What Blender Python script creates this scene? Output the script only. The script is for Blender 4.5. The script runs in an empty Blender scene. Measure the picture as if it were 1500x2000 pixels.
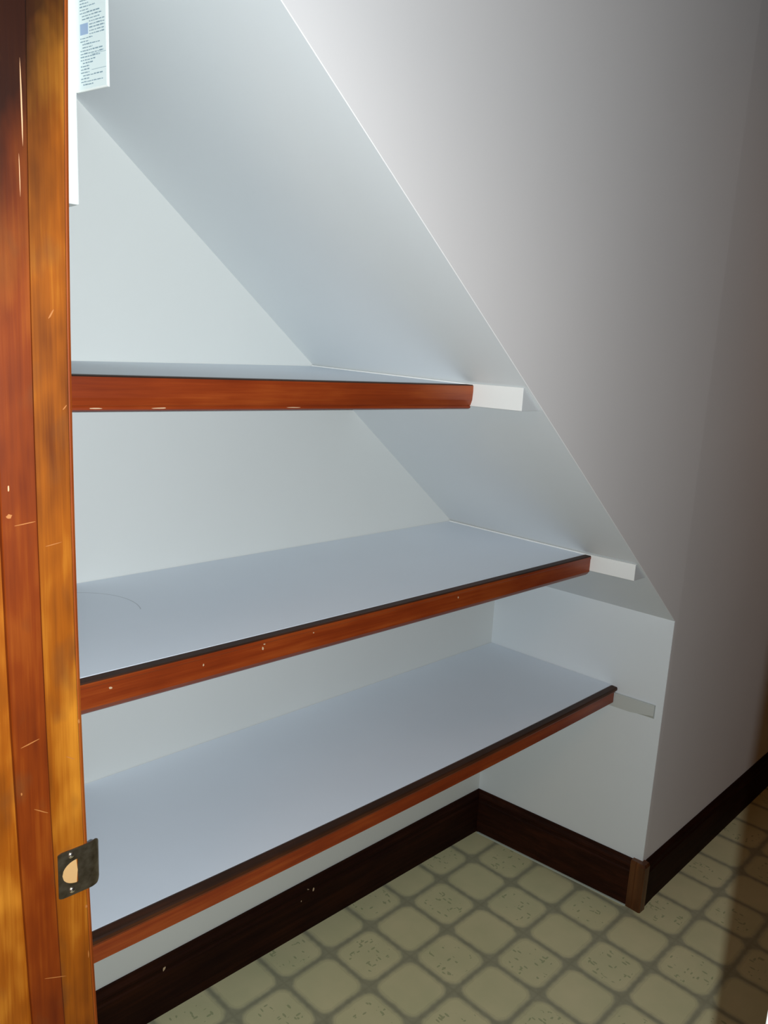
import bpy, bmesh, math, random
from mathutils import Matrix, Vector

random.seed(7)
scene = bpy.context.scene
col = scene.collection

# ------------------------------------------------------------------ camera
CAM = Vector((-1.95569, -1.48193, 1.57949))
FPX = 1533.37
ROT = Matrix(((0.72433982, 0.09929448, -0.6822554),
              (-0.68736196, 0.18083709, -0.7034426),
              (0.05352911, 0.97848789, 0.19923875)))
cd = bpy.data.cameras.new('camera')
cam = bpy.data.objects.new('camera', cd)
col.objects.link(cam)
cam.matrix_world = Matrix.Translation(CAM) @ ROT.to_4x4()
cd.sensor_fit = 'VERTICAL'
cd.sensor_height = 36.0
cd.lens = 36.0 * FPX / 2000.0
cd.clip_start = 0.02
scene.camera = cam

# ------------------------------------------------------------------ light
world = bpy.data.worlds.new('world')
scene.world = world
world.use_nodes = True
bg = world.node_tree.nodes['Background']
bg.inputs[0].default_value = (1.0, 0.55, 0.22, 1)
bg.inputs[1].default_value = 0.10

# the phone's own flash, two centimetres beside its lens
fl = bpy.data.lights.new('phone_flash', 'SPOT')
fl.energy = 72
fl.color = (0.93, 1.0, 1.05)
fl.spot_size = math.radians(165)
fl.spot_blend = 0.2
fl.shadow_soft_size = 0.0018
flo = bpy.data.objects.new('phone_flash', fl)
col.objects.link(flo)
FLASH = CAM + ROT.col[0] * 0.020 + ROT.col[1] * 0.004
flo.location = FLASH
aim = (ROT @ Vector((0.05, 0.05, -1.0))).normalized()
flo.rotation_euler = aim.to_track_quat('-Z', 'Y').to_euler()

# dim warm hall lamp behind the photographer
hl = bpy.data.lights.new('hall_lamp', 'AREA')
hl.energy = 3.5
hl.color = (1.0, 0.50, 0.18)
hl.size = 0.5
hlo = bpy.data.objects.new('hall_lamp', hl)
col.objects.link(hlo)
hlo.location = (-3.1, -1.5, 2.25)
hlo.rotation_euler = (Vector((1.5, 0.35, -1.1))).to_track_quat('-Z', 'Y').to_euler()

# added unseen fill under the pantry ceiling, warming right wall and shadowed floor
pl_ = bpy.data.lights.new('pantry_fill', 'AREA')
pl_.energy = 2.0
pl_.color = (1.0, 0.46, 0.16)
pl_.size = 0.35
plo = bpy.data.objects.new('pantry_fill', pl_)
col.objects.link(plo)
plo.location = (1.25, -1.45, 2.52)

scene.view_settings.view_transform = 'Standard'
scene.view_settings.look = 'None'
scene.view_settings.exposure = 0.0
scene.view_settings.gamma = 1.0
scene.view_settings.use_curve_mapping = False


# ------------------------------------------------------------------ helpers
def link(o, parent=None):
    col.objects.link(o)
    if parent:
        o.parent = parent
        o.matrix_parent_inverse = parent.matrix_world.inverted()
    return o


class MB:
    def __init__(self):
        self.v = []; self.f = []; self.mi = []

    def quad(self, a, b, c, d, m=0):
        n = len(self.v); self.v += [a, b, c, d]; self.f.append((n, n+1, n+2, n+3)); self.mi.append(m)

    def box(self, x0, x1, y0, y1, z0, z1, m=0):
        n = len(self.v)
        self.v += [(x, y, z) for z in (z0, z1) for y in (y0, y1) for x in (x0, x1)]
        for q in ((0, 2, 3, 1), (4, 5, 7, 6), (0, 1, 5, 4), (2, 6, 7, 3), (0, 4, 6, 2), (1, 3, 7, 5)):
            self.f.append(tuple(n+i for i in q)); self.mi.append(m)

    def loft(self, rings, closed=True, caps=True, m=0):
        n = len(self.v); k = len(rings[0])
        for r in rings: self.v += [tuple(p) for p in r]
        for i in range(len(rings)-1):
            for j in range(k if closed else k-1):
                a = n+i*k+j; b = n+i*k+(j+1) % k
                self.f.append((a, b, b+k, a+k)); self.mi.append(m)
        if caps:
            self.f.append(tuple(n+j for j in range(k))[::-1]); self.mi.append(m)
            e = n+(len(rings)-1)*k
            self.f.append(tuple(e+j for j in range(k))); self.mi.append(m)

    def chip(self, c, nrm, a, b, ang=0.0, m=1, t=0.0006, seed=0):
        """irregular flat chip lying on a surface"""
        r = random.Random(seed)
        nrm = Vector(nrm).normalized()
        up = Vector((0, 0, 1)) if abs(nrm.z) < .9 else Vector((0, 1, 0))
        s = nrm.cross(up).normalized(); u = s.cross(nrm)
        pts = []
        for i in range(9):
            th = 2*math.pi*i/9
            q = Vector((a*math.cos(th), b*math.sin(th))) * r.uniform(.75, 1.15)
            x = q.x*math.cos(ang)-q.y*math.sin(ang); y = q.x*math.sin(ang)+q.y*math.cos(ang)
            pts.append(Vector(c)+s*x+u*y)
        self.loft([[p for p in pts], [p+nrm*t for p in pts]], m=m)

    def build(self, name, mats, parent=None, bevel=0, segs=2, smooth=False):
        me = bpy.data.meshes.new(name)
        me.from_pydata([tuple(p) for p in self.v], [], self.f)
        if not isinstance(mats, (list, tuple)): mats = [mats]
        for m in mats: me.materials.append(m)
        for p, i in zip(me.polygons, self.mi): p.material_index = i
        bm = bmesh.new(); bm.from_mesh(me)
        bmesh.ops.remove_doubles(bm, verts=bm.verts, dist=1e-6)
        bmesh.ops.recalc_face_normals(bm, faces=bm.faces)
        bm.to_mesh(me); bm.free()
        if smooth:
            for p in me.polygons: p.use_smooth = True
        o = bpy.data.objects.new(name, me)
        link(o, parent)
        if bevel:
            b = o.modifiers.new('bevel', 'BEVEL'); b.width = bevel; b.segments = segs; b.limit_method = 'ANGLE'
            b.angle_limit = math.radians(40)
        return o


def structure(o):
    o['kind'] = 'structure'; return o


def thing(name, label, cat, loc, group=None):
    o = bpy.data.objects.new(name, None); col.objects.link(o)
    o.location = loc; o.empty_display_size = .05
    o['label'] = label; o['category'] = cat
    if group: o['group'] = group
    bpy.context.view_layer.update()
    return o


# ------------------------------------------------------------------ materials
def mat(name):
    m = bpy.data.materials.new(name); m.use_nodes = True
    nt = m.node_tree
    return m, nt, nt.nodes['Principled BSDF']


def N(nt, t, **k):
    n = nt.nodes.new(t)
    for a, b in k.items(): setattr(n, a, b)
    return n


def math_(nt, op, a, b=None, c=None, clamp=False):
    n = nt.nodes.new('ShaderNodeMath'); n.operation = op; n.use_clamp = clamp
    for i, x in enumerate((a, b, c)):
        if x is None: continue
        if isinstance(x, (int, float)): n.inputs[i].default_value = x
        else: nt.links.new(x, n.inputs[i])
    return n.outputs[0]


def mixc(nt, f, a, b):
    n = nt.nodes.new('ShaderNodeMix'); n.data_type = 'RGBA'
    for i, x in ((0, f), (6, a), (7, b)):
        if isinstance(x, (int, float)): n.inputs[i].default_value = x
        elif isinstance(x, tuple): n.inputs[i].default_value = (*x, 1)
        else: nt.links.new(x, n.inputs[i])
    return n.outputs[2]


def ramp(nt, f, stops):
    n = nt.nodes.new('ShaderNodeValToRGB')
    e = n.color_ramp.elements
    while len(e) < len(stops): e.new(.5)
    for i, (p, c) in enumerate(stops):
        e[i].position = p; e[i].color = (*c, 1)
    nt.links.new(f, n.inputs[0])
    return n.outputs[0]


def noise(nt, scale, vec=None, mp=None, detail=3, rough=.5):
    tc = N(nt, 'ShaderNodeTexCoord')
    src = tc.outputs['Object']
    if mp:
        mpn = N(nt, 'ShaderNodeMapping'); mpn.inputs['Scale'].default_value = mp
        nt.links.new(src, mpn.inputs[0]); src = mpn.outputs[0]
    n = N(nt, 'ShaderNodeTexNoise'); n.inputs['Scale'].default_value = scale
    n.inputs['Detail'].default_value = detail; n.inputs['Roughness'].default_value = rough
    nt.links.new(src, n.inputs['Vector'])
    return n.outputs[0]


def paint(name, c, rough=.6, spec=.3, var=.03, bump=.03):
    m, nt, b = mat(name)
    n1 = noise(nt, 2.3)
    c2 = tuple(x*(1-var*2) for x in c)
    nt.links.new(mixc(nt, n1, c2, tuple(min(1, x*(1+var)) for x in c)), b.inputs['Base Color'])
    b.inputs['Roughness'].default_value = rough
    b.inputs['Specular IOR Level'].default_value = spec
    n2 = noise(nt, 260, detail=2)
    bp = N(nt, 'ShaderNodeBump'); bp.inputs['Strength'].default_value = bump; bp.inputs['Distance'].default_value = .002
    nt.links.new(n2, bp.inputs['Height']); nt.links.new(bp.outputs[0], b.inputs['Normal'])
    return m


def wood(name, dark, mid, light, axis, rough=.4, spec=.5, blotch=.5, coat=0, patch=0):
    """grain runs along the axis index"""
    m, nt, b = mat(name)
    s = [60, 60, 60]; s[axis] = 2.2
    g = noise(nt, 1.0, mp=tuple(s), detail=6, rough=.65)
    s2 = [9, 9, 9]; s2[axis] = 3.2
    bl = noise(nt, 1.4, mp=tuple(s2), detail=3, rough=.6)
    s3 = [300, 300, 300]; s3[axis] = 8
    fine = noise(nt, 1.0, mp=tuple(s3), detail=2)
    v = math_(nt, 'ADD', math_(nt, 'MULTIPLY', g, 1-blotch), math_(nt, 'MULTIPLY', bl, blotch))
    v = math_(nt, 'ADD', v, math_(nt, 'MULTIPLY', math_(nt, 'SUBTRACT', fine, .5), .14))
    cc = ramp(nt, v, [(.34, dark), (.5, mid), (.66, light)])
    if patch:      # light falloff painted into the wood towards the top left, plus darker figure
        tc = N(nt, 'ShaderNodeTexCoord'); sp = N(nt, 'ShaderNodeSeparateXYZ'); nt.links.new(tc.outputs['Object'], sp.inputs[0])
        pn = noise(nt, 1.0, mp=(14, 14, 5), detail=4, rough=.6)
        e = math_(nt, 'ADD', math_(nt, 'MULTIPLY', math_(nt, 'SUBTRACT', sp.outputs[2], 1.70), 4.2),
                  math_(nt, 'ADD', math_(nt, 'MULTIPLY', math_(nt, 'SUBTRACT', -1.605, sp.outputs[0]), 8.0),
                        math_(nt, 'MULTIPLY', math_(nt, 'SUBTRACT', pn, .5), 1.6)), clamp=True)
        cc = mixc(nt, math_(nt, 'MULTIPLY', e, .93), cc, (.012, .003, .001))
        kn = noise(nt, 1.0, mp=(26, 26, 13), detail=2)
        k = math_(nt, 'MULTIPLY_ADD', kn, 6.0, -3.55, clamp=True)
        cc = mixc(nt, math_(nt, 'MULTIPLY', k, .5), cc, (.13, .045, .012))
    nt.links.new(cc, b.inputs['Base Color'])
    b.inputs['Roughness'].default_value = rough
    b.inputs['Specular IOR Level'].default_value = spec
    b.inputs['Coat Weight'].default_value = coat
    b.inputs['Coat Roughness'].default_value = .3
    bp = N(nt, 'ShaderNodeBump'); bp.inputs['Strength'].default_value = .15; bp.inputs['Distance'].default_value = .001
    nt.links.new(g, bp.inputs['Height']); nt.links.new(bp.outputs[0], b.inputs['Normal'])
    return m


M_wall = paint('wall_paint', (.76, .775, .745))
M_soffit = paint('soffit_paint', (.74, .77, .775))
M_front = paint('stair_wall_paint', (.88, .855, .84))
M_shelf = paint('shelf_enamel', (.77, .83, .90), rough=.45, spec=.4, var=.04, bump=.015)
M_side = paint('side_wall_paint', (.74, .785, .80))
M_cleat = paint('cleat_white', (.84, .85, .82), rough=.5, var=.01)
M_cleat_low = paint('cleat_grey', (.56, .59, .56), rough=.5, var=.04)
M_white = paint('white_enamel', (.86, .90, .86), rough=.35, var=.01)
M_trimwood = wood('moulding_wood', (.17, .022, .004), (.26, .038, .006), (.38, .075, .012), 0, rough=.38, blotch=.45)
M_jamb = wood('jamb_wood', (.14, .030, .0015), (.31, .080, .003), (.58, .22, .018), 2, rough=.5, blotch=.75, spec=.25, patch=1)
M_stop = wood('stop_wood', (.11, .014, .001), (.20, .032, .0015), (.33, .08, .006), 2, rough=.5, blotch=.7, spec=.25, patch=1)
M_jamb_edge = wood('jamb_edge_wood', (.20, .03, .004), (.30, .06, .006), (.42, .11, .014), 2, rough=.6, blotch=.5, spec=.15)
M_base = wood('baseboard_wood', (.011, .003, .002), (.020, .006, .003), (.036, .010, .004), 0, rough=.65, blotch=.4, spec=.08)
M_base_side = wood('baseboard_wood_side', (.013, .004, .002), (.024, .007, .003), (.044, .012, .005), 1, rough=.6, blotch=.4, spec=.1)
M_block = wood('corner_block_wood', (.045, .014, .003), (.085, .026, .005), (.14, .045, .009), 2, rough=.35, blotch=.4)
M_shell_brown = wood('unseen_shell_brown', (.06, .025, .010), (.10, .045, .018), (.15, .07, .03), 2, rough=.6, spec=.2)  # made-up dark brown for the unseen walls and ceiling, cuts flash bounce
M_lip_brown = wood('lip_brown_wood', (.040, .014, .006), (.075, .024, .009), (.12, .04, .014), 0, rough=.5, spec=.2)
M_lip = wood('dark_lip_wood', (.022, .010, .006), (.040, .016, .008), (.070, .022, .010), 0, rough=.5, spec=.2)
M_chip, _nt, _b = mat('bare_wood_chip'); _b.inputs['Base Color'].default_value = (.62, .45, .28, 1); _b.inputs['Roughness'].default_value = .7
M_scratch, _nt, _b = mat('scratch'); _b.inputs['Base Color'].default_value = (.46, .17, .04, 1); _b.inputs['Roughness'].default_value = .6
M_scratch2, _nt, _b = mat('bright_scratch'); _b.inputs['Base Color'].default_value = (.75, .42, .22, 1); _b.inputs['Roughness'].default_value = .6
M_raw, _nt, _b = mat('raw_mortise_wood'); _b.inputs['Base Color'].default_value = (.70, .42, .17, 1); _b.inputs['Roughness'].default_value = .7
M_ink, _nt, _b = mat('grey_blue_ink'); _b.inputs['Base Color'].default_value = (.27, .37, .42, 1); _b.inputs['Roughness'].default_value = .8
M_ink2, _nt, _b = mat('pale_blue_ink'); _b.inputs['Base Color'].default_value = (.36, .48, .66, 1); _b.inputs['Roughness'].default_value = .8
M_paper, _nt, _b = mat('label_paper'); _b.inputs['Base Color'].default_value = (.80, .90, .88, 1); _b.inputs['Roughness'].default_value = .6
M_caulk, _nt, _b = mat('caulk'); _b.inputs['Base Color'].default_value = (.45, .50, .42, 1); _b.inputs['Roughness'].default_value = .6

M_metal, nt, b = mat('tarnished_steel')
b.inputs['Metallic'].default_value = 1
nt.links.new(ramp(nt, noise(nt, 90, detail=4), [(.3, (.20, .17, .12)), (.7, (.42, .38, .30))]), b.inputs['Base Color'])
b.inputs['Roughness'].default_value = .42
M_screw, nt, b = mat('bright_screw')
b.inputs['Metallic'].default_value = 1; b.inputs['Base Color'].default_value = (.8, .78, .74, 1); b.inputs['Roughness'].default_value = .28

# scuffed enamel of the middle shelf: a faint pencil arc near the doorway end
M_shelf_scuff = M_shelf.copy(); M_shelf_scuff.name = 'shelf_enamel_scuffed'


# sheet vinyl with rounded squares, every second one sprigged with leaves
TP = .1524; TX = -.285; TY = -.2583; TA = .0274
M_floor, nt, b = mat('sheet_vinyl')
tc = N(nt, 'ShaderNodeTexCoord'); mp = N(nt, 'ShaderNodeMapping'); mp.vector_type = 'TEXTURE'
mp.inputs['Location'].default_value = (TX, TY, 0); mp.inputs['Rotation'].default_value = (0, 0, TA)
mp.inputs['Scale'].default_value = (TP, TP, TP)
nt.links.new(tc.outputs['Object'], mp.inputs[0])
sp = N(nt, 'ShaderNodeSeparateXYZ'); nt.links.new(mp.outputs[0], sp.inputs[0])
X, Y = sp.outputs[0], sp.outputs[1]
ix = math_(nt, 'FLOOR', X); iy = math_(nt, 'FLOOR', Y)
fx = math_(nt, 'ABSOLUTE', math_(nt, 'SUBTRACT', math_(nt, 'SUBTRACT', X, ix), .5))
fy = math_(nt, 'ABSOLUTE', math_(nt, 'SUBTRACT', math_(nt, 'SUBTRACT', Y, iy), .5))
hw, rr = .455, .19
qx = math_(nt, 'MAXIMUM', math_(nt, 'SUBTRACT', fx, hw-rr), 0.0)
qy = math_(nt, 'MAXIMUM', math_(nt, 'SUBTRACT', fy, hw-rr), 0.0)
d = math_(nt, 'SUBTRACT', math_(nt, 'SQRT', math_(nt, 'ADD', math_(nt, 'MULTIPLY', qx, qx), math_(nt, 'MULTIPLY', qy, qy))), rr)
wob = math_(nt, 'MULTIPLY', math_(nt, 'SUBTRACT', noise(nt, 55, detail=2), .5), .05)
d = math_(nt, 'ADD', d, wob)
inside = math_(nt, 'MULTIPLY_ADD', d, -15.0, .35, clamp=True)          # 1 in the tile
# thin darker outline on the seam centre
seam = math_(nt, 'MINIMUM', math_(nt, 'SUBTRACT', .5, fx), math_(nt, 'SUBTRACT', .5, fy))
seamf = math_(nt, 'SUBTRACT', 1.0, math_(nt, 'MULTIPLY', seam, 26.0), clamp=True)
chk = math_(nt, 'FRACT', math_(nt, 'MULTIPLY', math_(nt, 'ADD', ix, iy), .5))
chk = math_(nt, 'GREATER_THAN', chk, .25)                               # odd tiles
cl = noise(nt, 9, detail=3)
base = mixc(nt, cl, (.54, .54, .31), (.74, .66, .40))
grout = mixc(nt, noise(nt, 40), (.28, .275, .180), (.42, .40, .27))
grout = mixc(nt, math_(nt, 'MULTIPLY', seamf, .20), grout, (.17, .18, .12))
# leaves: stretched voronoi cells in the middle ring of the odd tiles
mp2 = N(nt, 'ShaderNodeMapping'); mp2.inputs['Scale'].default_value = (92, 36, 60); mp2.inputs['Rotation'].default_value = (0, 0, .7)
nt.links.new(tc.outputs['Object'], mp2.inputs[0])
vo = N(nt, 'ShaderNodeTexVoronoi'); vo.inputs['Scale'].default_value = 1.0; nt.links.new(mp2.outputs[0], vo.inputs['Vector'])
mp3 = N(nt, 'ShaderNodeMapping'); mp3.inputs['Scale'].default_value = (34, 90, 60); mp3.inputs['Rotation'].default_value = (0, 0, .3)
nt.links.new(tc.outputs['Object'], mp3.inputs[0])
vo2 = N(nt, 'ShaderNodeTexVoronoi'); vo2.inputs['Scale'].default_value = 1.0; nt.links.new(mp3.outputs[0], vo2.inputs['Vector'])
leaf = math_(nt, 'MAXIMUM', math_(nt, 'LESS_THAN', vo.outputs['Distance'], .27), math_(nt, 'LESS_THAN', vo2.outputs['Distance'], .25))
leaf = math_(nt, 'MULTIPLY', leaf, math_(nt, 'GREATER_THAN', noise(nt, 30, detail=1), .49))
rad = math_(nt, 'SQRT', math_(nt, 'ADD', math_(nt, 'MULTIPLY', fx, fx), math_(nt, 'MULTIPLY', fy, fy)))
leaf = math_(nt, 'MULTIPLY', leaf, math_(nt, 'LESS_THAN', rad, .38))
leaf = math_(nt, 'MULTIPLY', leaf, chk)
tile = mixc(nt, math_(nt, 'MULTIPLY', leaf, .50), base, (.19, .25, .12))
rim = math_(nt, 'SUBTRACT', 1.0, math_(nt, 'MULTIPLY', math_(nt, 'ABSOLUTE', math_(nt, 'ADD', d, .045)), 60.0), clamp=True)
tile = mixc(nt, math_(nt, 'MULTIPLY', rim, .18), tile, (.22, .21, .13))
nt.links.new(mixc(nt, inside, grout, tile), b.inputs['Base Color'])
b.inputs['Roughness'].default_value = .45; b.inputs['Specular IOR Level'].default_value = .3
bp = N(nt, 'ShaderNodeBump'); bp.inputs['Strength'].default_value = .25; bp.inputs['Distance'].default_value = .001
nt.links.new(inside, bp.inputs['Height']); nt.links.new(bp.outputs[0], b.inputs['Normal'])

# ------------------------------------------------------------------ setting
D = .5657          # alcove depth: stair wall face at y = -D
XO, ZF, MF = .0701, .8965, .8142
ZS, MS = .9078, .8132
HB, BT = .150, .014
XL = -1.60         # inner face of the doorway wall
XR = 2.4; YF = -2.05; ZT = 2.60
RY = .0277


def xback(z): return -(z-ZS)/MS
def xfront(z):
    t = (z-ZF)/1.115
    return XO-(z-ZF)/MF - .006*math.sin(math.pi*min(max(t, 0), 1))*(-1)
def xsof(z, y):
    t = -y/D
    return xback(z)*(1-t)+xfront(z)*t
def yfr(x): return -D+RY*max(0, x)*1.0 if x > XO else -D


m = MB(); m.box(-3.6, XR+.1, -3.0, .1, -.1, 0)
structure(m.build('floor', M_floor))
m = MB(); m.box(XL-.12, XR+.1, 0, .1, 0, ZT)
structure(m.build('wall_back', M_wall))

# short upright wall of the alcove under the slope
m = MB()
m.loft([[(0, 0, 0), (XO, -D, 0), (XO+.09, -D+.012, 0), (.09, 0, 0)],
        [(0, 0, ZS), (XO, -D, ZF), (XO+.09, -D+.012, ZF), (.09, 0, ZS)]])
structure(m.build('wall_side', M_side))

# sloping underside of the stairs
m = MB()
NS = 24; zt = ZT
for i in range(NS):
    za, zb = (ZS+(zt-ZS)*i/NS), (ZS+(zt-ZS)*(i+1)/NS)
    fa, fb = (ZF+(zt-ZF)*i/NS), (ZF+(zt-ZF)*(i+1)/NS)
    m.quad((xback(za), 0, za), (xback(zb), 0, zb), (xfront(fb), -D, fb), (xfront(fa), -D, fa))
    o_ = .07
    m.quad((xback(za)+o_, 0, za), (xback(zb)+o_, 0, zb), (xfront(fb)+o_, -D+.02, fb), (xfront(fa)+o_, -D+.02, fa))
structure(m.build('ceiling_slope', M_soffit, smooth=False))

# wall of the stair carriage, flush with the alcove opening
m = MB()
pts = [(XO, 0.0), (XO, ZF)] + [(xfront(ZF+(zt-ZF)*i/NS), ZF+(zt-ZF)*i/NS) for i in range(1, NS+1)]
right = [(XR, 0.0), (XR, ZF)] + [(XR, ZF+(zt-ZF)*i/NS) for i in range(1, NS+1)]
th = .012
r1, r2 = [], []
for (x, z), (xr, zr) in zip(pts, right):
    e = .003
    r1.append([(x+.001, -D+e+.004, z), (x, -D+e, z), (x+e*.3, -D+e*.3, z), (x+e, -D, z), (XO+.02 if x < XO else x+.02, -D, z),
               (xr, -D+RY*xr, z), (xr, -D+RY*xr+.1, z), (x+.06, -D+.1, z)])
m.loft(r1, closed=True, caps=True)
structure(m.build('wall_right', M_front))

# remaining shell of the pantry
m = MB(); m.box(XR, XR+.1, YF-.1, .1, 0, ZT); structure(m.build('wall_far', M_shell_brown))
m = MB(); m.box(XL-.12, XR+.1, YF-.1, YF, 0, ZT); structure(m.build('wall_front', M_shell_brown))
m = MB(); m.box(XL-.12, XR+.1, YF-.1, .1, ZT, ZT+.08); structure(m.build('ceiling', M_shell_brown))

# doorway wall with its opening
YJ, YJ2, ZH = -.600, -1.415, 2.04
m = MB()
m.box(XL-.10, XL, YJ+.02, 0, 0, ZT)
m.box(XL-.10, XL, YF, YJ2-.02, 0, ZT)
m.box(XL-.10, XL, YJ2-.02, YJ+.02, ZH+.02, ZT)
structure(m.build('wall_left', M_wall))


# ------------------------------------------------------------------ door frame
def bow(z): return .026*(z-1.40)**2
ZN = 18
def upright(mb, prof, z0, z1, mi=0):
    rings = []
    for i in range(ZN+1):
        z = z0+(z1-z0)*i/ZN
        rings.append([(x+bow(z), y, z) for x, y in prof])
    mb.loft(rings, m=mi)


EX = -1.593        # room-side outline of the frame
frame = MB()
upright(frame, [(XL-.14, YJ+.019), (XL-.14, YJ), (EX-.0085, YJ), (EX-.007, YJ+.0012), (EX-.007, YJ+.019)], 0, ZH)
# scratches and dents on the jamb face
for (x, z, a, b_, an, s) in [(-1.605, 1.50, .004, .0006, -.9, 1), (-1.612, 1.075, .006, .0006, .6, 2), (-1.622, 1.345, .011, .0005, -.15, 3),
                             (-1.602, .862, .0016, .0022, 0, 4), (-1.618, 1.60, .0008, .006, .5, 5), (-1.600, 1.12, .0012, .003, 0, 6),
                             (-1.603, .79, .0007, .006, 0, 7)]:
    frame.chip((x+bow(z), YJ-.0001, z), (0, -1, 0), a, b_, an, 1, t=.0004, seed=s)
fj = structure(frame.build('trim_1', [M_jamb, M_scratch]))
fj['label'] = 'worn orange-brown wooden door jamb filling the left edge'
bpy.context.view_layer.update()

st = MB()
YS = YJ-.011
upright(st, [(-1.679, YJ), (-1.680, YJ-.003), (-1.680, YS+.001), (-1.679, YS), (-1.6435, YS), (-1.6415, YS+.002), (-1.6405, YJ-.0005)], 0, ZH)
for (x, z, a, b_, an, s) in [(-1.648, 1.800, .0007, .040, 0, 11), (-1.651, 1.735, .0004, .02, 0, 12), (-1.6715, 1.415, .0009, .0035, 0, 13),
                             (-1.656, 1.375, .014, .0005, -.12, 14), (-1.672, 1.385, .003, .0025, 0, 15), (-1.662, 1.115, .012, .0007, -.25, 16),
                             (-1.654, 1.025, .010, .0006, .6, 17), (-1.6745, 1.055, .001, .002, 0, 18), (-1.650, .79, .014, .0005, .4, 19)]:
    st.chip((x+bow(z), YS-.0001, z), (0, -1, 0), a, b_, an, 2 if s in (11, 12, 13) else 1, t=.0004, seed=s)
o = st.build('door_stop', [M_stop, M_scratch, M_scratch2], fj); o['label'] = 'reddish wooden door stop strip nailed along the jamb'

ca = MB()
upright(ca, [(XL-.001, YJ+.006), (EX-.004, YJ+.0045), (EX-.0012, YJ+.0062), (EX, YJ+.010), (EX-.001, YJ+.05), (EX-.003, YJ+.062), (XL-.001, YJ+.064)], 0, ZH)
o = ca.build('casing', M_jamb_edge, fj)
ca = MB()
upright(ca, [(XL-.14, YJ+.006), (XL-.155, YJ+.006), (XL-.155, YJ+.07), (XL-.14, YJ+.07)], 0, ZH)
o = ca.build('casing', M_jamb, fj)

# strike plate -------------------------------------------------------
sx0, sx1, sz0, sz1 = -1.6350, -1.5900, .8875, .9515
zc, bw = .9195, bow(.92)
sp_ = MB()
# plate with a D-shaped bolt hole, built as a strip of columns around the hole
def hole(x):
    a, r_ = -1.6300, .0145       # flat on the right side
    if x < a or x > a+.0195: return 0
    t = (x-a)/.0195
    return .0165*math.sqrt(max(0, 1-(1-min(1, t*1.0))**2))*1.0
xs_ = [sx0, sx0+.0012] + [-1.6300+.0195*i/14 for i in range(15)] + [-1.6103, -1.602, -1.5975]
TH = .0016
def edge_in(x):  # rounded plate corners
    dx = x-sx0
    return .0025*(1-min(1, dx/.0025)) if dx < .0025 else 0
yt, yb = YJ-TH, YJ-.0001
for i in range(len(xs_)-1):
    xa, xb = xs_[i], xs_[i+1]
    ha, hb_ = hole(xa+1e-7), hole(xb-1e-7)
    ea, eb = edge_in(xa), edge_in(xb)
    for s in (1, -1):
        Z0a, Z0b = zc+s*ha, zc+s*hb_
        Z1a = (sz1-ea) if s > 0 else (sz0+ea); Z1b = (sz1-eb) if s > 0 else (sz0+eb)
        sp_.quad((xa, yt, Z0a), (xb, yt, Z0b), (xb, yt, Z1b), (xa, yt, Z1a))
        sp_.quad((xa, yb, Z0a), (xb, yb, Z0b), (xb, yb, Z1b), (xa, yb, Z1a))
        sp_.quad((xa, yt, Z1a), (xb, yt, Z1b), (xb, yb, Z1b), (xa, yb, Z1a))
        sp_.quad((xa, yt, Z0a), (xb, yt, Z0b), (xb, yb, Z0b), (xa, yb, Z0a))
sp_.quad((-1.6105, yt, zc-.0165), (-1.6105, yt, zc+.0165), (-1.6105, yb, zc+.0165), (-1.6105, yb, zc-.0165))
sp_.quad((sx0, yt, sz0+.0025), (sx0, yt, sz1-.0025), (sx0, yb, sz1-.0025), (sx0, yb, sz0+.0025))
# lip that curls over the jamb edge towards the shelves
prev = None; rings = []
for k in range(11):
    t = k/10
    ang = t*math.radians(62)
    x = -1.5975+.0175*math.sin(ang)/math.sin(math.radians(62))*1.0
    y = -(.0150*(1-math.cos(ang)))
    cut = .0035*max(0, (t-.55)/.45)**2.2*2.0
    nx, ny = math.sin(ang), -math.cos(ang)
    rings.append([(x, yt-y*1.0, sz0+cut), (x, yt-y*1.0, sz1-cut), (x-nx*TH, yt-y-ny*TH, sz1-cut), (x-nx*TH, yt-y-ny*TH, sz0+cut)])
sp_.loft(rings)
so = sp_.build('strike_plate', M_metal, fj, bevel=.0004, segs=2)
so.location.x += bw
so['label'] = 'tarnished metal strike plate with a rounded bolt hole'
mo = MB()
pts = []
for i in range(15):
    x = -1.6300+.0195*i/14; pts.append((x, hole(x+1e-7)))
ring = [(x, zc+h) for x, h in pts] + [(x, zc-h) for x, h in pts[::-1][:-1]]
mo.loft([[(x+bw, YJ-.0007, z) for x, z in ring], [(x+bw, YJ+.0005, z) for x, z in ring]])
so2 = mo.build('bolt_mortise', M_raw, fj); so2['label'] = 'pale bare wood showing in the bolt hole'
for zz in (zc+.0245, zc-.0245):
    s_ = MB()
    rings = []
    for r_, h_ in ((.0040, 0), (.0037, .0009), (.0025, .0016), (.0010, .0019)):
        rings.append([(-1.6185+bw+r_*math.cos(a*math.pi/8), yt-h_, zz+r_*math.sin(a*math.pi/8)) for a in range(16)])
    s_.loft(rings)
    s_.box(-1.6185+bw-.0028, -1.6185+bw+.0028, yt-.0021, yt-.0018, zz-.0004, zz+.0004, 1)
    o = s_.build('screw', [M_screw, M_metal], fj, smooth=True)

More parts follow.
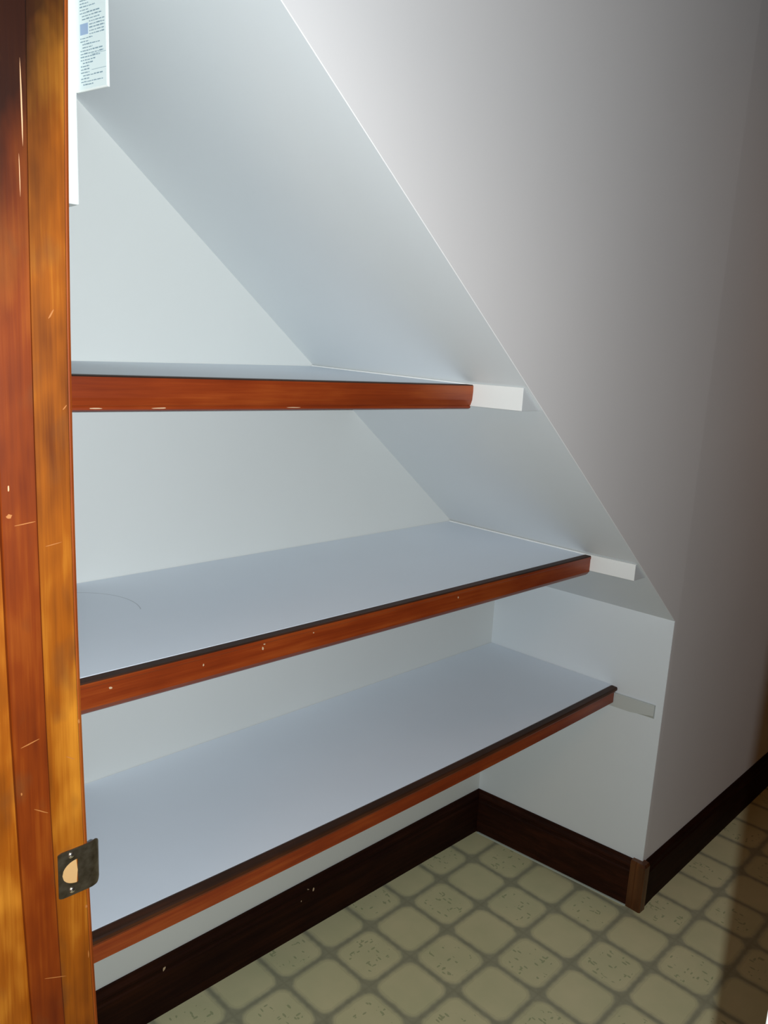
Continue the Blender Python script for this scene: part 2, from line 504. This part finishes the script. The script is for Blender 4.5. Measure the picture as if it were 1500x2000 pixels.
# right-hand side of the doorway: a bright white painted jamb beside the lens
w = MB()
prof = [(XL-.10, YJ2), (XL-.10, YJ2-.018), (XL+.002, YJ2-.018), (XL+.002, YJ2)]
w.box(XL-.100, XL+.002, YJ2-.018, YJ2, 0, ZH)
w.box(XL-.116, XL-.100, YJ2-.075, YJ2-.004, 0, ZH)
w.box(XL+.002, XL+.016, YJ2-.075, YJ2-.004, 0, ZH)
o = structure(w.build('trim_3', M_white, bevel=.003)); o['label'] = 'white painted door jamb at the right of the opening'
w = MB(); w.box(XL-.14, XL, YJ2-.018, YJ+.019, ZH, ZH+.02)
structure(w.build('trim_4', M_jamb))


# ------------------------------------------------------------------ baseboards
bprof = [(0, 0), (BT, 0), (BT, .112), (BT-.003, .116), (BT-.003, .124), (BT-.001, .128), (BT-.002, .134), (BT-.007, .142), (BT-.009, HB), (0, HB)]
m = MB()
m.loft([[(x, -p, z) for p, z in bprof] for x in (XL, -.6, -.001)])
for (c, a, b_, s) in [((-.722, .118), .0030, .0055, 1), ((-.741, .128), .0035, .0022, 2), ((-1.172, .124), .0035, .0065, 3), ((-.765, .104), .0012, .002, 4)]:
    m.chip((c[0], -BT if c[1] < .112 else -BT+.002, c[1]), (0, -1, 0), a, b_, .3, 1, t=.0008, seed=s)
structure(m.build('baseboard_back', [M_base, M_chip]))


def side_x(y): return XO*(-y/D)
m = MB()
m.loft([[(side_x(y)-p, y, z) for p, z in bprof] for y in (-.001, -.3, -.548)])
structure(m.build('baseboard_side', [M_base_side]))
m = MB()
m.loft([[(x, -D+RY*x*(1 if x > .1 else 0)-p, z) for p, z in bprof] for x in (XO+.02, .15, 1.2, XR)])
structure(m.build('baseboard_right', [M_base]))
# fluted block on the outside corner
m = MB()
bx0, by0 = .0495, -D-.0195
px = [(bx0, -D+.026), (bx0, -D+.012), (bx0+.0015, -D+.010), (bx0, -D+.008), (bx0, by0+.004), (bx0+.002, by0+.002), (bx0+.004, by0),
      (bx0+.012, by0), (bx0+.0135, by0+.0015), (bx0+.015, by0), (bx0+.030, by0), (XO+.012, -D), (XO, -D), (XO-.003, -D+.026)]
m.loft([[(x, y, 0) for x, y in px], [(x, y, HB-.004) for x, y in px], [(x+(.003 if x < XO-.004 else 0), y+(.004 if y < -D-.001 else 0), HB+.004) for x, y in px]])
structure(m.build('trim_2', M_block))
# bead of old caulk along the vinyl at the alcove side
m = MB()
m.loft([[(side_x(y)-BT-.007, y, 0), (side_x(y)-BT-.005, y, .0015), (side_x(y)-BT, y, .002), (side_x(y)-BT, y, 0)] for y in (-.02, -.3, -.54)])
structure(m.build('trim_5', M_caulk))


# ------------------------------------------------------------------ shelves
def shelf(label, yS, zbl, zbr, zfl, zfm, zfr, xe_fn, tprof, lipz, cleat, smat, chips, group='white shelves with wooden front moulding'):
    """xe_fn(y, z) gives where the right end meets slope or wall"""
    root = thing('wall_shelf', label, 'shelf', (-.8, -yS/2, zbl-.02), group)
    T = .019
    def ztop(t, y):            # t 0..1 left to right, y
        s = -y/yS
        back = zbl+(zbr-zbl)*t
        fr = zfl*(1-t)*(1-2*t)+4*zfm*t*(1-t)+zfr*t*(2*t-1)
        return back*(1-s)+fr*s
    CW = cleat['w']
    nx, ny = 20, 4
    m = MB()
    top = []; bot = []
    for j in range(ny+1):
        y = -.001-(yS-.001)*j/ny
        rt = []; rb = []
        for i in range(nx+1):
            t = i/nx
            z = ztop(t, y)
            xr = xe_fn(y, z if cleat['full'] else ZS-.1)-(CW if cleat['full'] else .0015)
            x = (XL+.001)+(xr-XL-.001)*t
            rt.append((x, y, z)); rb.append((x, y, z-T))
        top.append(rt); bot.append(rb)
    for j in range(ny):
        for i in range(nx):
            m.quad(top[j][i], top[j][i+1], top[j+1][i+1], top[j+1][i])
            m.quad(bot[j][i], bot[j][i+1], bot[j+1][i+1], bot[j+1][i])
    for i in range(nx):
        m.quad(top[0][i], top[0][i+1], bot[0][i+1], bot[0][i]); m.quad(top[ny][i], top[ny][i+1], bot[ny][i+1], bot[ny][i])
    for j in range(ny):
        m.quad(top[j][0], top[j+1][0], bot[j+1][0], bot[j][0]); m.quad(top[j][nx], top[j+1][nx], bot[j+1][nx], bot[j][nx])
    m.build('board', smat, root)
    # front moulding follows the board's front edge
    m = MB(); rings = []
    xr = top[ny][nx][0]+cleat.get('over', 0)
    for i in range(nx+1):
        t = i/nx
        x = (XL+.001)+(xr-XL-.001)*t
        z = ztop(t, -yS)
        rings.append([(x-(cleat.get('notch', 0) if (i == nx and (pz < -.012)) else 0), -yS-.0003-py, z+pz) for py, pz in tprof])
    nf0 = len(m.f)
    m.loft(rings)
    kk = len(tprof)
    for q in range(nx*kk):
        j = q % kk; j2 = (j+1) % kk
        if min(tprof[j][1], tprof[j2][1]) > lipz: m.mi[nf0+q] = 2 if min(tprof[j][1], tprof[j2][1]) > -.004 else 3
    for (x, dz, a, b_, an, s) in chips:
        m.chip((x, -yS-.0003-tprof[4][0]-.0001, ztop((x-XL)/(xr-XL), -yS)+dz), (0, -1, 0), a, b_, an, 1, t=.0006, seed=s)
    o = m.build('edge_moulding', [M_trimwood, M_chip, M_lip, M_lip_brown], root); o['label'] = 'reddish brown wooden front moulding'
    # cleat at the right-hand end
    m = MB(); rings = []
    n = 8
    y1 = cleat['y']
    for i in range(n+1):
        y = -.002-(y1-.002)*i/n
        zt_ = ztop(1, max(y, -yS))+cleat.get('dz', 0)
        zb_ = zt_-cleat['h']
        if cleat['full']:
            xa = xe_fn(y, zt_)-CW
            rings.append([(xa, y, zt_), (xe_fn(y, zt_)-.0008, y, zt_), (xe_fn(y, zb_)-.0008, y, zb_), (xa, y, zb_)])
        else:
            xw = xe_fn(y, 0)
            rnd = .010 if i == n else 0
            rings.append([(xw-CW, y, zt_), (xw-.0005, y, zt_), (xw-.0005, y, zb_), (xw-CW, y, zb_+rnd)])
    m.loft(rings)
    m.mi[-1] = 1; m.mi[-2] = 1
    o = m.build('end_cleat', [cleat['mat'], M_soffit if cleat['full'] else cleat['mat']], root, bevel=.0008); o['label'] = cleat['label']
    return root


P_stool = [(0, -.001), (0, -.052), (.010, -.052), (.0145, -.0475), (.0165, -.046), (.0165, -.016), (.0185, -.013), (.021, -.009), (.021, -.003), (.019, 0), (.004, .0005)]
P_bead = [(0, -.001), (0, -.049), (.012, -.049), (.0165, -.0465), (.0165, -.0435), (.0155, -.0425), (.0175, -.040), (.0205, -.030), (.0215, -.012), (.021, -.002), (.019, 0), (.004, .0005)]
P_mid = [(0, -.001), (0, -.053), (.010, -.053), (.0145, -.049), (.0195, -.042), (.0195, -.014), (.0195, -.010), (.0205, -.008), (.0205, -.0025), (.019, 0), (.004, .0005)]

shelf('top shelf at eye level, its board seen almost edge on, butting into the slope', .4241,
      1.5300, 1.5385, 1.5290, 1.5270, 1.5245, lambda y, z: xsof(z, y), P_bead, -.004,
      dict(full=True, w=.007, h=.045, y=.560, dz=.0022, mat=M_cleat, label='white cleat stub left of the slope edge'), M_shelf,
      [(-1.50, -.0445, .010, .0008, 0, 21), (-1.405, -.0445, .012, .0009, 0, 22), (-1.165, -.0445, .014, .0007, 0, 23), (-1.28, -.020, .0008, .004, 0, 24)])
shelf('middle shelf with white top and wooden edge meeting the bottom of the slope', .4200,
      1.0990, 1.1060, 1.0935, 1.0912, 1.0915, lambda y, z: xsof(z, y), P_mid, -.004,
      dict(full=True, w=.008, h=.042, y=.560, dz=.0022, mat=M_cleat, label='white cleat stub at the end of the moulding'), M_shelf_scuff,
      [(-1.485, -.018, .0035, .0018, .4, 31), (-1.33, -.020, .0012, .0022, 0, 32), (-1.215, -.018, .0016, .0030, 0, 33), (-1.212, -.011, .002, .0010, 0, 34),
       (-1.105, -.013, .0013, .0010, 0, 35), (-.71, -.018, .0014, .0022, 0, 36)])
shelf('lowest shelf just above the dark baseboard, spanning to the upright side wall', .4126,
      .6600, .6735, .6630, .6530, .6610, lambda y, z: XO*(-y/D), P_stool, -.012,
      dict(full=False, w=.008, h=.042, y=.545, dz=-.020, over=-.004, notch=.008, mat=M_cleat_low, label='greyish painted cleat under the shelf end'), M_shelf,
      [(-.98, -.014, .006, .0006, 0, 41)])

# pencil arc on the middle shelf
nt = M_shelf_scuff.node_tree; b = nt.nodes['Principled BSDF']
src = b.inputs['Base Color'].links[0].from_socket
tc = N(nt, 'ShaderNodeTexCoord'); sp = N(nt, 'ShaderNodeSeparateXYZ'); nt.links.new(tc.outputs['Object'], sp.inputs[0])
cx_, cy_, cr_ = -1.430, -.160, .120
dx = math_(nt, 'SUBTRACT', sp.outputs[0], cx_); dy = math_(nt, 'SUBTRACT', sp.outputs[1], cy_)
rr_ = math_(nt, 'SQRT', math_(nt, 'ADD', math_(nt, 'MULTIPLY', dx, dx), math_(nt, 'MULTIPLY', dy, dy)))
band = math_(nt, 'SUBTRACT', 1.0, math_(nt, 'MULTIPLY', math_(nt, 'ABSOLUTE', math_(nt, 'SUBTRACT', rr_, cr_)), 700.0), clamp=True)
band = math_(nt, 'MULTIPLY', band, math_(nt, 'GREATER_THAN', dy, -.040))
band = math_(nt, 'MULTIPLY', band, math_(nt, 'GREATER_THAN', dx, .02))
nt.links.new(mixc(nt, math_(nt, 'MULTIPLY', band, .55), src, (.16, .18, .20)), b.inputs['Base Color'])

# ------------------------------------------------------------------ white box with its label, behind the jamb
bxr = thing('wall_box', 'white metal box on the doorway wall with a printed label plate, above the top shelf', 'box', (XL, -.40, 1.739))
m = MB(); m.box(XL+.0005, -1.5235, -.460, -.26, 1.739, 2.16)
m.build('housing', M_white, bxr, bevel=.0015)
PW = .0506                       # plate width; it stands out from the box edge towards the doorway
pu = Vector((.0109, -.0494, 0)).normalized(); pn = Vector((pu.y, -pu.x, 0))       # along the plate, out of its printed face
if pn.x > 0: pn = -pn
PO = Vector((-1.5235, -.4600, 0))


def slab(mb, u0, u1, z0, z1, o0, o1, mi=0):
    q = [PO+pu*u0+pn*o0, PO+pu*u1+pn*o0, PO+pu*u1+pn*o1, PO+pu*u0+pn*o1]
    mb.loft([[(p.x, p.y, z0) for p in q], [(p.x, p.y, z1) for p in q]], m=mi)


m = MB(); slab(m, -.002, .0590, 1.8685, 2.16, -.003, 0)
pl = m.build('label_plate', M_white, bxr, bevel=.0006)
m = MB(); slab(m, .0070, .0575, 1.8705, 2.157, .0001, .0004)
lb = m.build('printed_label', M_paper, pl); lb['label'] = 'pale label covered in rows of tiny grey-blue print'
tx = MB(); rr = random.Random(3)
z = 1.8745
while z < 2.15:
    wid = rr.choice([.35, .5, .62, .8, .9, .94])
    u = .0095+(0 if rr.random() < .55 else .004)
    end = .0095+wid*.046
    if 1.928 < z < 1.944: u = .027; end = .055
    while u < end:
        e2 = min(u+rr.uniform(.002, .007), end)
        slab(tx, u, e2, z, z+rr.choice([.0009, .0011, .0014]), .0003, .0006)
        u = e2+rr.uniform(.0008, .0014)
    z += .0034
slab(tx, .0095, .0245, 1.9300, 1.9420, .0003, .0006, 1)
for zz in (1.8900, 1.9070, 1.9660): slab(tx, .030, .057, zz, zz+.0004, .0003, .0006)
tx.build('print', [M_ink, M_ink2], lb)
